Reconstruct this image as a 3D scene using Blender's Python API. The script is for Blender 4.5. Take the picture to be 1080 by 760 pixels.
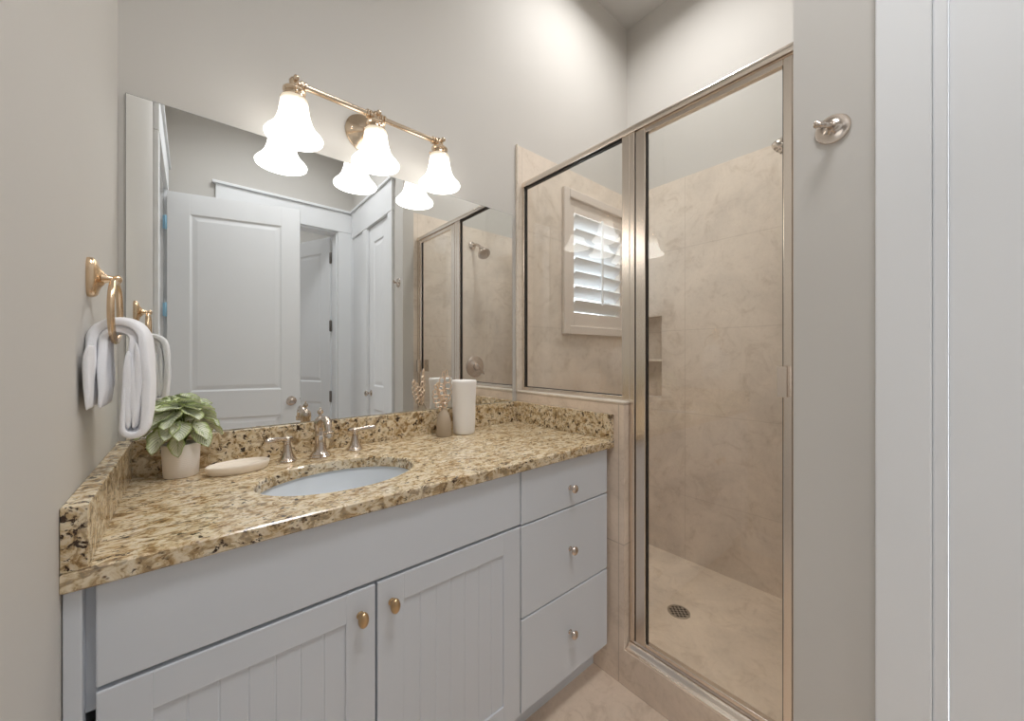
import bpy, bmesh, math, random
from mathutils import Vector, Matrix, noise
PI = math.pi
R = math.radians
sc = bpy.context.scene
C = sc.collection
for o in list(bpy.data.objects):
    bpy.data.objects.remove(o)

# ---------------------------------------------------------------- camera
CAM_Z = 1.175
cam = bpy.data.cameras.new('camera')
cam.sensor_width = 36.0
cam.lens = 36.0 * 398 / 1080
cam.shift_x = -2 / 1080
cam.shift_y = -5 / 1080
cam.clip_start = 0.01
camo = bpy.data.objects.new('camera', cam)
C.objects.link(camo)
camo.location = (0, 0, CAM_Z)
camo.rotation_euler = (PI / 2, 0, -R(40.46))
sc.camera = camo

# ---------------------------------------------------------------- world, exposure
w = bpy.data.worlds.new('daylight')
sc.world = w
w.use_nodes = True
bg = w.node_tree.nodes['Background']
bg.inputs['Color'].default_value = (0.86, 0.93, 1.0, 1)
bg.inputs['Strength'].default_value = 5.0
sc.view_settings.view_transform = 'Standard'
sc.view_settings.look = 'None'
sc.view_settings.gamma = 1
sc.view_settings.use_curve_mapping = False
sc.view_settings.exposure = -0.27
sc.cycles.max_bounces = 14
sc.cycles.diffuse_bounces = 7
sc.cycles.glossy_bounces = 8
sc.cycles.transparent_max_bounces = 24
sc.cycles.sample_clamp_indirect = 6.0

def area(name, loc, size, power, col=(1, 1, 1), rot=(0, 0, 0), sy=None, spread=None):
    l = bpy.data.lights.new(name, 'AREA')
    l.energy = power
    l.color = col
    l.size = size
    if sy:
        l.shape = 'RECTANGLE'
        l.size_y = sy
    if spread:
        l.spread = spread
    o = bpy.data.objects.new(name, l)
    o.location = loc
    o.rotation_euler = rot
    C.objects.link(o)
    return o

# downlight sits in its recessed fixture; ceiling and hall lights are added fill
area('ceiling_fill_light', (0.50, -0.02, 3.175), 0.46, 14, (0.97, 0.98, 1.0), spread=R(132))  # added for soft general fill, shines from the made-up flush fixture
area('shower_downlight', (1.50, 0.84, 3.225), 0.16, 13.5, (1.0, 0.99, 0.98), spread=R(160))
area('hall_fill_light', (-2.35, -0.2, 1.5), 1.6, 15, (0.96, 0.98, 1.0), rot=(0, -PI / 2, 0), sy=2.0)  # added fill from the hall side; that wall has no window
area('rear_hall_fill', (0.35, -1.85, 3.2), 0.5, 26, (0.95, 0.97, 1.0))  # added to brighten the rear hall and the cabinet fronts, no fixture there

# ---------------------------------------------------------------- materials
def mat(name, col=(0.8, 0.8, 0.8), rough=0.5, metal=0.0, spec=0.5, **kw):
    m = bpy.data.materials.new(name)
    m.use_nodes = True
    p = m.node_tree.nodes['Principled BSDF']
    p.inputs['Base Color'].default_value = (*col, 1)
    p.inputs['Roughness'].default_value = rough
    p.inputs['Metallic'].default_value = metal
    p.inputs['Specular IOR Level'].default_value = spec
    for k, v in kw.items():
        p.inputs[k.replace('_', ' ')].default_value = v
    return m

def nn(m, t, **kw):
    n = m.node_tree.nodes.new(t)
    for k, v in kw.items():
        setattr(n, k, v)
    return n

def lk(m, a, b):
    m.node_tree.links.new(a, b)

def pr(m):
    return m.node_tree.nodes['Principled BSDF']

def srgb(r, g, b):
    def f(c):
        c /= 255
        return c / 12.92 if c <= 0.04045 else ((c + 0.055) / 1.055) ** 2.4
    return (f(r), f(g), f(b))

def coords(m, scale=(1, 1, 1), rot=(0, 0, 0), loc=(0, 0, 0)):
    g = nn(m, 'ShaderNodeNewGeometry')
    mp = nn(m, 'ShaderNodeMapping')
    mp.inputs['Scale'].default_value = scale
    mp.inputs['Rotation'].default_value = rot
    mp.inputs['Location'].default_value = loc
    lk(m, g.outputs['Position'], mp.inputs['Vector'])
    return mp.outputs['Vector']

def ramp(m, fac, stops, interp='LINEAR'):
    r = nn(m, 'ShaderNodeValToRGB')
    r.color_ramp.interpolation = interp
    e = r.color_ramp.elements
    while len(e) < len(stops):
        e.new(0.5)
    for el, (p, c) in zip(e, stops):
        el.position = p
        el.color = (*c, 1) if len(c) == 3 else c
    lk(m, fac, r.inputs['Fac'])
    return r.outputs['Color']

def noise_tex(m, vec, scale, detail=4, rough=0.5, dist=0.0):
    n = nn(m, 'ShaderNodeTexNoise')
    n.inputs['Scale'].default_value = scale
    n.inputs['Detail'].default_value = detail
    n.inputs['Roughness'].default_value = rough
    n.inputs['Distortion'].default_value = dist
    lk(m, vec, n.inputs['Vector'])
    return n.outputs['Fac']

def mix(m, fac, a, b, mode='MIX'):
    x = nn(m, 'ShaderNodeMix', data_type='RGBA', blend_type=mode)
    if isinstance(fac, float):
        x.inputs[0].default_value = fac
    else:
        lk(m, fac, x.inputs[0])
    for s, v in ((6, a), (7, b)):
        if isinstance(v, tuple):
            x.inputs[s].default_value = (*v, 1)
        else:
            lk(m, v, x.inputs[s])
    return x.outputs[2]

def bump(m, h, strength=0.1, dist=0.01):
    b = nn(m, 'ShaderNodeBump')
    b.inputs['Strength'].default_value = strength
    b.inputs['Distance'].default_value = dist
    lk(m, h, b.inputs['Height'])
    lk(m, b.outputs['Normal'], pr(m).inputs['Normal'])

def paint(name, col, rough=0.6, bs=0.03):
    m = mat(name, col, rough)
    v = coords(m)
    bump(m, noise_tex(m, v, 260, 2), bs, 0.002)
    n = noise_tex(m, v, 1.5, 2)
    c = ramp(m, n, [(0.3, tuple(x * 0.985 for x in col)), (0.7, tuple(min(1, x * 1.015) for x in col))])
    lk(m, c, pr(m).inputs['Base Color'])
    return m

M = {}
M['wall'] = paint('greige_wall_paint', srgb(201, 198, 193), 0.7)
M['ceil'] = paint('ceiling_paint', srgb(204, 202, 199), 0.8)
M['white'] = paint('white_trim_paint', srgb(230, 232, 234), 0.55, 0.01)
M['cab'] = paint('white_cabinet_paint', srgb(214, 219, 226), 0.45, 0.01)
M['porcelain'] = mat('white_porcelain', srgb(222, 228, 234), 0.12)
M['ceramic'] = mat('matte_white_ceramic', srgb(240, 237, 234), 0.55)
M['dish'] = mat('cream_glazed_dish', srgb(242, 231, 216), 0.3)
M['soil'] = mat('dark_potting_soil', (0.03, 0.02, 0.013), 0.95)
M['black'] = mat('black_rubber_gasket', (0.012, 0.011, 0.010), 0.5)
M['dark'] = mat('dark_void', (0.02, 0.02, 0.02), 0.9)
M['hinge'] = mat('dark_nickel_hinge', (0.22, 0.2, 0.18), 0.4, 0.9)
M['bluehinge'] = mat('blue_masked_hinge', srgb(150, 196, 222), 0.5)
M['casing'] = mat('dull_cream_casing_paint', srgb(220, 210, 200), 0.5)
M['rodwhite'] = mat('white_shutter_paint', srgb(236, 238, 240), 0.45)

def metal(name, col, rough, brushed=None):
    m = mat(name, col, rough, 1.0)
    if brushed:
        v = coords(m, brushed)
        n = noise_tex(m, v, 60, 2)
        bump(m, n, 0.04, 0.002)
    return m

M['nickel'] = metal('brushed_nickel', (0.66, 0.57, 0.50), 0.2)
M['chrome'] = metal('polished_nickel', (0.64, 0.565, 0.50), 0.18)
M['frame'] = metal('champagne_shower_frame', (0.80, 0.72, 0.64), 0.25)
M['brass'] = metal('satin_bronze', (0.74, 0.56, 0.38), 0.26)
M['fixture'] = metal('warm_brushed_bronze', (0.76, 0.62, 0.47), 0.22)
M['knob'] = metal('antique_brass_knob', (0.60, 0.42, 0.24), 0.3)
M['copper'] = metal('rose_gold_wire', (0.80, 0.64, 0.50), 0.35)
M['steel'] = metal('stainless_drain', (0.6, 0.57, 0.52), 0.3)

# mirror
m = bpy.data.materials.new('silvered_mirror')
m.use_nodes = True
nt = m.node_tree
nt.nodes.remove(nt.nodes['Principled BSDF'])
g = nn(m, 'ShaderNodeBsdfAnisotropic')
g.inputs['Color'].default_value = (0.90, 0.915, 0.91, 1)
g.inputs['Roughness'].default_value = 0.0
lk(m, g.outputs[0], nt.nodes['Material Output'].inputs[0])
M['mirror'] = m
M['mirror_edge'] = mat('mirror_edge', srgb(120, 128, 122), 0.25, 0.3)

# thin clear glass: straight-through transmission plus a Fresnel-weighted reflection
def glass(name, tint):
    m = bpy.data.materials.new(name)
    m.use_nodes = True
    nt = m.node_tree
    nt.nodes.remove(nt.nodes['Principled BSDF'])
    t = nn(m, 'ShaderNodeBsdfTransparent')
    t.inputs[0].default_value = (*tint, 1)
    g = nn(m, 'ShaderNodeBsdfAnisotropic')
    g.inputs['Roughness'].default_value = 0.0
    g.inputs['Color'].default_value = (1, 1, 1, 1)
    lw = nn(m, 'ShaderNodeLayerWeight')
    lw.inputs[0].default_value = 0.5
    p = nn(m, 'ShaderNodeMath', operation='POWER')
    p.inputs[1].default_value = 5
    lk(m, lw.outputs['Facing'], p.inputs[0])
    a = nn(m, 'ShaderNodeMath', operation='MULTIPLY_ADD')
    a.inputs[1].default_value = 0.95
    a.inputs[2].default_value = 0.045
    lk(m, p.outputs[0], a.inputs[0])
    x = nn(m, 'ShaderNodeMixShader')
    lk(m, a.outputs[0], x.inputs[0])
    lk(m, t.outputs[0], x.inputs[1])
    lk(m, g.outputs[0], x.inputs[2])
    lk(m, x.outputs[0], nt.nodes['Material Output'].inputs[0])
    return m
M['glass'] = glass('clear_shower_glass', (0.965, 0.968, 0.96))

# travertine tile, faint joints laid on the plane given by the axes
def tile(name, plane, off=(0, 0), size=(0.46, 0.46), base=(231, 219, 205), grout=0.5):
    m = mat(name, (0.5, 0.4, 0.3), 0.33)
    v = coords(m)
    n1 = noise_tex(m, v, 2.6, 6, 0.62, 0.6)
    n2 = noise_tex(m, v, 9, 8, 0.72, 1.2)
    n3 = noise_tex(m, v, 70, 3, 0.6)
    b = srgb(*base)
    lo = tuple(x * 0.84 for x in b)
    hi = tuple(min(0.9, x * 1.10) for x in b)
    c1 = ramp(m, n1, [(0.32, lo), (0.52, b), (0.72, hi)])
    c2 = ramp(m, n2, [(0.34, (0.80, 0.77, 0.735)), (0.48, (0.97, 0.97, 0.97)), (0.62, (1, 1, 1)), (0.74, (1.0, 1.0, 1.0))])
    c = mix(m, 0.85, c1, c2, 'MULTIPLY')
    c3 = ramp(m, n3, [(0.3, (0.9, 0.88, 0.86)), (0.5, (1, 1, 1))])
    c = mix(m, 0.5, c, c3, 'MULTIPLY')
    sp = nn(m, 'ShaderNodeSeparateXYZ')
    lk(m, v, sp.inputs[0])
    cb = nn(m, 'ShaderNodeCombineXYZ')
    for i, ax in enumerate(plane):
        ad = nn(m, 'ShaderNodeMath', operation='ADD')
        ad.inputs[1].default_value = off[i]
        lk(m, sp.outputs['XYZ'.index(ax)], ad.inputs[0])
        lk(m, ad.outputs[0], cb.inputs[i])
    br = nn(m, 'ShaderNodeTexBrick')
    br.offset = 0.0
    br.inputs['Scale'].default_value = 1
    br.inputs['Brick Width'].default_value = size[0]
    br.inputs['Row Height'].default_value = size[1]
    br.inputs['Mortar Size'].default_value = 0.0022
    br.inputs['Mortar Smooth'].default_value = 0.3
    lk(m, cb.outputs[0], br.inputs['Vector'])
    f = nn(m, 'ShaderNodeMath', operation='MULTIPLY')
    f.inputs[1].default_value = grout
    lk(m, br.outputs['Fac'], f.inputs[0])
    c = mix(m, f.outputs[0], c, srgb(150, 134, 116))
    lk(m, c, pr(m).inputs['Base Color'])
    bump(m, n3, 0.02, 0.002)
    return m

M['tile_x'] = tile('travertine_side', 'YZ', (0.22, 0.062), (0.60, 0.46), grout=0.22)
M['tile_y'] = tile('travertine_back', 'XZ', (0.0, 0.062), (0.60, 0.46), grout=0.22)
M['tile_f'] = tile('travertine_floor', 'XY', (0.31, 0.40), (0.50, 0.50), (226, 206, 186), 0.5)
M['tile_s'] = tile('travertine_shower_floor', 'XY', (0.07, 0.21), (0.90, 1.20), (234, 218, 198), 0.1)
M['tile_c'] = tile('travertine_curb', 'YZ', (0.39, 0.0), (0.59, 0.5), (232, 214, 196), 0.45)
M['tile_cap'] = tile('travertine_cap', 'XY', (0.0, 0.0), (5, 5), (230, 220, 206), 0.0)

# granite: cream ground, gold drifts, brown and near-black flecks
def granite(name, scale, rot, stretch, off=0.0, gshift=0.03):
    m = mat(name, (0.5, 0.4, 0.25), 0.16)
    v = coords(m, stretch, rot, (off, off, off))
    va = noise_tex(m, v, 13 * scale, 5, 0.62, 1.6)
    base = ramp(m, va, [(0.30, srgb(150, 116, 72)), (0.42, srgb(196, 166, 118)), (0.52, srgb(214, 195, 158)), (0.68, srgb(234, 224, 202))])
    vb = noise_tex(m, v, 42 * scale, 6, 0.66, 1.1)
    midc = ramp(m, vb, [(0.37, srgb(84, 58, 34)), (0.445, srgb(156, 122, 80)), (0.50, srgb(216, 197, 162)), (0.60, srgb(238, 228, 208)), (0.70, srgb(190, 158, 108))])
    c = mix(m, 0.62, base, midc)
    vc = noise_tex(m, v, 75 * scale, 4, 0.7, 0.5)
    fl = ramp(m, vc, [(0.555, (0, 0, 0)), (0.60, (1, 1, 1))])
    vd = noise_tex(m, v, 20 * scale, 3, 0.5, 0.4)
    gate = ramp(m, vd, [(0.40 + gshift, (0, 0, 0)), (0.52 + gshift, (1, 1, 1))])
    fg = mix(m, 1.0, fl, gate, 'MULTIPLY')
    c = mix(m, fg, c, srgb(58, 40, 28))
    ve = nn(m, 'ShaderNodeTexVoronoi')
    ve.inputs['Scale'].default_value = 95 * scale
    lk(m, v, ve.inputs['Vector'])
    vs = ramp(m, ve.outputs['Distance'], [(0.14, (1, 1, 1)), (0.30, (0, 0, 0))])
    vg = ramp(m, noise_tex(m, v, 26 * scale, 3), [(0.46, (0, 0, 0)), (0.58, (1, 1, 1))])
    sg = mix(m, 1.0, vs, vg, 'MULTIPLY')
    c = mix(m, sg, c, srgb(104, 78, 50))
    lk(m, c, pr(m).inputs['Base Color'])
    bump(m, vc, 0.02, 0.001)
    return m
M['granite'] = granite('gold_granite', 1.15, (0, 0, R(-20)), (0.8, 1.25, 1.0))
M['granite_v'] = granite('gold_granite_splash', 1.0, (0, 0, 0), (1, 1, 1), 3.1, -0.06)  # extra dark flecks put the splash's grazing-light shade into the colour

# towel terry
m = mat('white_terry', srgb(242, 243, 247), 0.95, 0, 0.1, Sheen_Weight=0.3)
v = coords(m)
bump(m, noise_tex(m, v, 620, 2, 0.6), 0.35, 0.003)
M['towel'] = m

# leaf: green edge, pale variegated middle with veins (object UV: u across, v along)
m = mat('variegated_leaf', (0.3, 0.5, 0.2), 0.5)
uv = nn(m, 'ShaderNodeUVMap')
sp = nn(m, 'ShaderNodeSeparateXYZ')
lk(m, uv.outputs[0], sp.inputs[0])
ab = nn(m, 'ShaderNodeMath', operation='ABSOLUTE')
lk(m, sp.outputs[0], ab.inputs[0])
oi = nn(m, 'ShaderNodeObjectInfo')
gp = coords(m)
nz = noise_tex(m, gp, 190, 3, 0.6)
ad = nn(m, 'ShaderNodeMath', operation='MULTIPLY_ADD')
lk(m, nz, ad.inputs[0])
ad.inputs[1].default_value = 0.5
ab7 = nn(m, 'ShaderNodeMath', operation='MULTIPLY')
ab7.inputs[1].default_value = 0.62
lk(m, ab.outputs[0], ab7.inputs[0])
lk(m, ab7.outputs[0], ad.inputs[2])
c = ramp(m, ad.outputs[0], [(0.24, srgb(176, 190, 140)), (0.33, srgb(226, 230, 212)), (0.70, srgb(216, 222, 190)), (0.82, srgb(178, 192, 126)), (0.94, srgb(146, 164, 98))])
wv = nn(m, 'ShaderNodeMath', operation='MULTIPLY_ADD')   # chevron veins
lk(m, ab.outputs[0], wv.inputs[0])
wv.inputs[1].default_value = -0.45
lk(m, sp.outputs[1], wv.inputs[2])
fr = nn(m, 'ShaderNodeMath', operation='PINGPONG')
fr.inputs[1].default_value = 0.065
lk(m, wv.outputs[0], fr.inputs[0])
vn = ramp(m, fr.outputs[0], [(0.004, (1, 1, 1)), (0.018, (0, 0, 0))])
vi = ramp(m, ad.outputs[0], [(0.55, (1, 1, 1)), (1.0, (0, 0, 0))])
vm = mix(m, 1.0, vn, vi, 'MULTIPLY')
c = mix(m, vm, c, srgb(86, 104, 82))
lk(m, c, pr(m).inputs['Base Color'])
M['leaf'] = m
M['stem'] = mat('green_stem', srgb(110, 128, 70), 0.6)

# taupe vase, ribbed pot
m = mat('taupe_stoneware', srgb(176, 160, 140), 0.6)
M['vase'] = m
m = mat('white_ribbed_pot', srgb(242, 236, 230), 0.7)
v = coords(m, (0, 0, 1))
wt = nn(m, 'ShaderNodeTexWave', bands_direction='Z')
wt.inputs['Scale'].default_value = 70
lk(m, v, wt.inputs['Vector'])
bump(m, wt.outputs['Fac'], 0.12, 0.002)
M['pot'] = m

def emit(name, col, s):
    m = bpy.data.materials.new(name)
    m.use_nodes = True
    p = pr(m)
    p.inputs['Base Color'].default_value = (*col, 1)
    p.inputs['Emission Color'].default_value = (*col, 1)
    p.inputs['Emission Strength'].default_value = s
    p.inputs['Roughness'].default_value = 0.3
    return m
M['lens'] = emit('lit_ceiling_lens', (1.0, 0.97, 0.92), 3.0)
M['bulb'] = emit('lit_bulb', (1.0, 0.95, 0.89), 24.0)
# frosted glass shade: glows, warmer and a little dimmer next to the collar (lamp is in the bell)
m = emit('frosted_lit_shade', (0.3, 0.3, 0.28), 4.2)
gz = nn(m, 'ShaderNodeTexCoord')
sp = nn(m, 'ShaderNodeSeparateXYZ')
lk(m, gz.outputs['Object'], sp.inputs[0])
c = ramp(m, sp.outputs[2], [(0.0, (1.0, 0.97, 0.92)), (0.35, (0.70, 0.66, 0.58)), (0.8, (0.20, 0.165, 0.12)), (1.0, (0.15, 0.12, 0.08))])
mr = nn(m, 'ShaderNodeMapRange')
mr.inputs['From Min'].default_value = -0.055
mr.inputs['From Max'].default_value = 0.0
lk(m, sp.outputs[2], mr.inputs['Value'])
lk(m, mr.outputs[0], m.node_tree.nodes['Color Ramp'].inputs['Fac'])
lk(m, c, pr(m).inputs['Emission Color'])
M['shade'] = m

# ---------------------------------------------------------------- mesh helpers
def finish(bm, smooth=None):
    bmesh.ops.recalc_face_normals(bm, faces=bm.faces)
    if smooth is not None:
        for f in bm.faces:
            f.smooth = True
        for e in bm.edges:
            if len(e.link_faces) == 2 and e.calc_face_angle(0) > R(smooth):
                e.smooth = False

def obj(name, bm, m, parent=None, smooth=None, loc=None):
    if smooth is not False:
        finish(bm, smooth)
    me = bpy.data.meshes.new(name)
    bm.to_mesh(me)
    bm.free()
    if isinstance(m, (list, tuple)):
        for x in m:
            me.materials.append(x)
    else:
        me.materials.append(m)
    o = bpy.data.objects.new(name, me)
    C.objects.link(o)
    if parent:
        o.parent = parent
    if loc:
        o.location = loc
    return o

def tag(o, label, cat, group=None, kind=None):
    o['label'] = label
    o['category'] = cat
    if group:
        o['group'] = group
    if kind:
        o['kind'] = kind
    return o

def thing(name, label, cat, loc=(0, 0, 0), rotz=0, group=None, kind=None):
    o = bpy.data.objects.new(name, None)
    o.empty_display_size = 0.05
    C.objects.link(o)
    o.location = loc
    o.rotation_euler = (0, 0, rotz)
    return tag(o, label, cat, group, kind)

def struct(name, bm, m, label, cat, parent=None, smooth=None):
    o = obj(name, bm, m, parent, smooth)
    if not parent:
        tag(o, label, cat, None, 'structure')
    return o

def box(bm, x0, x1, y0, y1, z0, z1, bev=0.0, seg=2, mi=0, mtx=None):
    t = bmesh.new()
    bmesh.ops.create_cube(t, size=1.0)
    for v in t.verts:
        v.co = Vector(((x0 + x1) / 2 + v.co.x * (x1 - x0), (y0 + y1) / 2 + v.co.y * (y1 - y0), (z0 + z1) / 2 + v.co.z * (z1 - z0)))
    if bev:
        bmesh.ops.bevel(t, geom=list(t.edges), offset=bev, segments=seg, profile=0.5, affect='EDGES')
    if mtx:
        bmesh.ops.transform(t, matrix=mtx, verts=t.verts)
    merge(bm, t, mi)

def merge(bm, t, mi=0):
    mp = {}
    for v in t.verts:
        mp[v] = bm.verts.new(v.co)
    for f in t.faces:
        try:
            nf = bm.faces.new([mp[v] for v in f.verts])
            nf.material_index = mi
        except ValueError:
            pass
    t.free()

def lathe(bm, prof, seg=32, mtx=None, cap=True, scale=(1, 1), wob=None):
    """prof: list of (r, z)"""
    rings = []
    for r, z in prof:
        ring = []
        if r < 1e-6:
            co = Vector((0, 0, z))
            v = bm.verts.new(mtx @ co if mtx else co)
            ring = [v] * seg
        else:
            for i in range(seg):
                a = 2 * PI * i / seg
                rr = r * (wob(a, r, z) if wob else 1)
                co = Vector((rr * math.cos(a) * scale[0], rr * math.sin(a) * scale[1], z))
                ring.append(bm.verts.new(mtx @ co if mtx else co))
        rings.append(ring)
    for a, b in zip(rings, rings[1:]):
        for i in range(seg):
            j = (i + 1) % seg
            vs = []
            for v in (a[i], a[j], b[j], b[i]):
                if v not in vs:
                    vs.append(v)
            if len(vs) > 2:
                try:
                    bm.faces.new(vs)
                except ValueError:
                    pass
    if cap:
        for ring in (rings[0], rings[-1]):
            if ring[0] is not ring[1]:
                try:
                    bm.faces.new(ring)
                except ValueError:
                    pass

def tube(bm, pts, rad, seg=12, closed=False, flat=1.0, caps=True):
    """swept tube; rad a number or a list"""
    pts = [Vector(p) for p in pts]
    n = len(pts)
    rads = rad if isinstance(rad, (list, tuple)) else [rad] * n
    rings = []
    prev = None
    for i, p in enumerate(pts):
        if closed:
            t = (pts[(i + 1) % n] - pts[i - 1]).normalized()
        else:
            t = (pts[min(i + 1, n - 1)] - pts[max(i - 1, 0)]).normalized()
        if prev is None:
            up = Vector((0, 0, 1)) if abs(t.z) < 0.9 else Vector((1, 0, 0))
            a = t.cross(up).normalized()
        else:
            a = (prev - t * prev.dot(t)).normalized()
        prev = a
        b = t.cross(a).normalized()
        rings.append([bm.verts.new(p + (a * math.cos(2 * PI * k / seg) + b * math.sin(2 * PI * k / seg) * flat) * rads[i]) for k in range(seg)])
    rng = range(n) if closed else range(n - 1)
    for i in rng:
        A, B = rings[i], rings[(i + 1) % n]
        best = 0
        if closed and i == n - 1:
            best = min(range(seg), key=lambda s: sum((A[k].co - B[(k + s) % seg].co).length for k in range(0, seg, 3)))
        for k in range(seg):
            j = (k + 1) % seg
            bm.faces.new((A[k], A[j], B[(j + best) % seg], B[(k + best) % seg]))
    if not closed and caps:
        bm.faces.new(rings[0])
        bm.faces.new(list(reversed(rings[-1])))

def bez(p0, p1, p2, p3, n=12):
    p0, p1, p2, p3 = map(Vector, (p0, p1, p2, p3))
    out = []
    for i in range(n + 1):
        t = i / n
        out.append(p0 * (1 - t) ** 3 + p1 * 3 * t * (1 - t) ** 2 + p2 * 3 * t * t * (1 - t) + p3 * t ** 3)
    return out

def rotx(a): return Matrix.Rotation(a, 4, 'X')
def roty(a): return Matrix.Rotation(a, 4, 'Y')
def rotzm(a): return Matrix.Rotation(a, 4, 'Z')
def T(*p): return Matrix.Translation(Vector(p))

# ---------------------------------------------------------------- dimensions (metres)
XL = -0.141          # left wall face
YB = 1.356           # mirror wall face
XR = 1.0935          # hook wall face
XW = 1.170           # half wall front face
XF = 2.087           # far shower tile face
YE = 0.253           # shower end wall face
YR = -0.805          # rear wall face
ZC = 3.24
CT0, CT1 = 0.840, 0.870
SPL = 0.962
TILE_TOP = 2.171

# ================================================================= SETTING
b = bmesh.new()
box(b, -2.5, 1.27, -3.0, 1.5, -0.10, 0)
struct('floor', b, M['tile_f'], 'beige travertine tile floor beside the vanity', 'floor')
b = bmesh.new()
box(b, -2.5, 2.4, -3.0, 1.6, ZC, ZC + 0.1)
struct('ceiling', b, M['ceil'], 'pale painted ceiling above the shower corner', 'ceiling')

# mirror wall, with the window opening in its shower end
WX0, WX1, WZ0, WZ1 = 1.525, 2.030, 1.350, 2.005
b = bmesh.new()
box(b, -2.5, WX0, YB, 1.50, 0, ZC)
box(b, WX1, 2.3, YB, 1.50, 0, ZC)
box(b, WX0, WX1, YB, 1.50, 0, WZ0)
box(b, WX0, WX1, YB, 1.50, WZ1, ZC)
struct('wall_back', b, M['wall'], 'greige painted wall behind mirror and light bar', 'wall')
# tile lining of that wall inside the shower
b = bmesh.new()
YT = 1.346
for (x0, x1, z0, z1) in ((XW, WX0, 0, TILE_TOP), (WX1, XF + .01, 0, TILE_TOP), (WX0, WX1, 0, WZ0), (WX0, WX1, WZ1, TILE_TOP)):
    box(b, x0, x1, YT, YB - .0005, z0, z1)
struct('wall_shower_back', b, M['tile_y'], 'beige travertine tile around the shuttered shower window', 'wall')
b = bmesh.new()
box(b, XW - 0.004, XW + 0.003, YT - 0.004, YB, 1.01, TILE_TOP + .003, 0.0015)
struct('trim_1', b, M['tile_cap'], 'pale bullnose tile edge beside the mirror', 'trim')

# far shower wall
b = bmesh.new()
box(b, XF + 0.012, 2.3, -0.1, YB, 0, ZC)
struct('wall_right', b, M['wall'], 'painted wall above the far shower tile', 'wall')
b = bmesh.new()
NY0, NY1, NZ0, NZ1 = 1.110, 1.30, 0.921, 1.418
tx1 = XF + 0.0115
for (y0, y1, z0, z1) in ((YE, NY0, 0.02, TILE_TOP), (NY1, YT - .0005, 0.02, TILE_TOP), (NY0, NY1, 0.02, NZ0), (NY0, NY1, NZ1, TILE_TOP)):
    box(b, XF, tx1, y0, y1, z0, z1)
struct('wall_shower_side', b, M['tile_x'], 'large beige travertine wall across the shower', 'wall')
# niche liner sits in a pocket of the wall
bpy.data.objects['wall_right']
b = bmesh.new()
me = bpy.data.objects['wall_right'].data
bb = bmesh.new()
box(bb, XF + 0.10, 2.3, -0.1, YB, 0, ZC)
for (y0, y1, z0, z1) in ((-0.1, NY0, 0, ZC), (NY1, YB, 0, ZC), (NY0, NY1, 0, NZ0), (NY0, NY1, NZ1, ZC)):
    box(bb, XF + 0.012, XF + 0.0995, y0, y1, z0, z1)
finish(bb)
bb.to_mesh(me)
bb.free()
box(b, XF + 0.090, XF + 0.0998, NY0, NY1, NZ0, NZ1)
box(b, XF + 0.001, XF + 0.0895, NY0, NY0 + .008, NZ0, NZ1)
box(b, XF + 0.001, XF + 0.0895, NY1 - .008, NY1, NZ0, NZ1)
box(b, XF + 0.001, XF + 0.0895, NY0 + .008, NY1 - .008, NZ0, NZ0 + .01)
box(b, XF + 0.001, XF + 0.0895, NY0 + .008, NY1 - .008, NZ1 - .01, NZ1)
o = obj('niche', b, M['tile_x'])
tag(o, 'recessed tile niche with a stone shelf in the far shower wall', 'shower niche', None, 'structure')
b = bmesh.new()
box(b, XF + 0.0005, XF + 0.0895, NY0 + .0085, NY1 - .0085, 1.142, 1.153, 0.002)
obj('shelf', b, M['tile_cap'], o)

# hook wall + end wall of shower
b = bmesh.new()
box(b, XR, XR + 0.120, 0.022, 0.112, 0, ZC)                 # stub beside closet opening
box(b, XR, XW - .0003, 0.112, YE, 0, ZC)
box(b, XW - .0003, 2.3, 0.112, YE - 0.012, 0, ZC)
box(b, XR, XR + 0.12, -0.387, 0.022, 2.205, ZC)           # above closet door
box(b, XR, XR + 0.12, -0.93, -0.387, 0, ZC)
struct('wall_front', b, M['wall'], 'painted wall with robe hook beside the shower door', 'wall')
b = bmesh.new()
box(b, XW, XF - .0005, YE - 0.0118, YE, 0.0, TILE_TOP)
struct('wall_shower_end', b, M['tile_y'], 'tiled shower end wall carrying the shower head', 'wall')

# half wall
b = bmesh.new()
box(b, XW, XW + 0.105, 0.768, YT - .0005, 0, 1.003)
hw = struct('wall_half', b, M['tile_c'], 'tiled half wall between vanity and shower', 'wall')
b = bmesh.new()
box(b, XW - 0.003, XW + 0.108, 0.765, YT - .001, 1.0031, 1.012, 0.003)
obj('wall_cap', b, M['tile_cap'], hw)
# curb
b = bmesh.new()
box(b, XW, XW + 0.105, YE + .0005, 0.7675, 0, 0.128, 0.0)
struct('trim_2', b, M['tile_c'], 'tiled shower curb under the glass door', 'trim')
# shower floor
b = bmesh.new()
box(b, XW + 0.1055, XF - .0005, YE + .0005, YT - .001, -0.02, 0.045)
struct('floor_shower', b, M['tile_s'], 'beige shower floor around the drain', 'floor')

# left wall with doorway
DY0, DY1 = -0.625, 0.130
DTOP = 2.255
b = bmesh.new()
box(b, XL - 0.12, XL, DY1, YB, 0, ZC)
box(b, XL - 0.12, XL, YR - .12, DY0, 0, ZC)
box(b, XL - 0.12, XL, DY0, DY1, DTOP, ZC)
struct('wall_left', b, M['wall'], 'painted left wall with the towel ring', 'wall')
# rear wall with doorway
RX0, RX1 = 0.26, 0.966
b = bmesh.new()
box(b, XL, RX0, YR - 0.12, YR, 0, ZC)
box(b, RX1, XR, YR - 0.12, YR, 0, ZC)
box(b, RX0, RX1, YR - 0.12, YR, DTOP, ZC)
struct('wall_rear', b, M['wall'], 'painted rear wall seen in the mirror above the doorway', 'wall')
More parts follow.
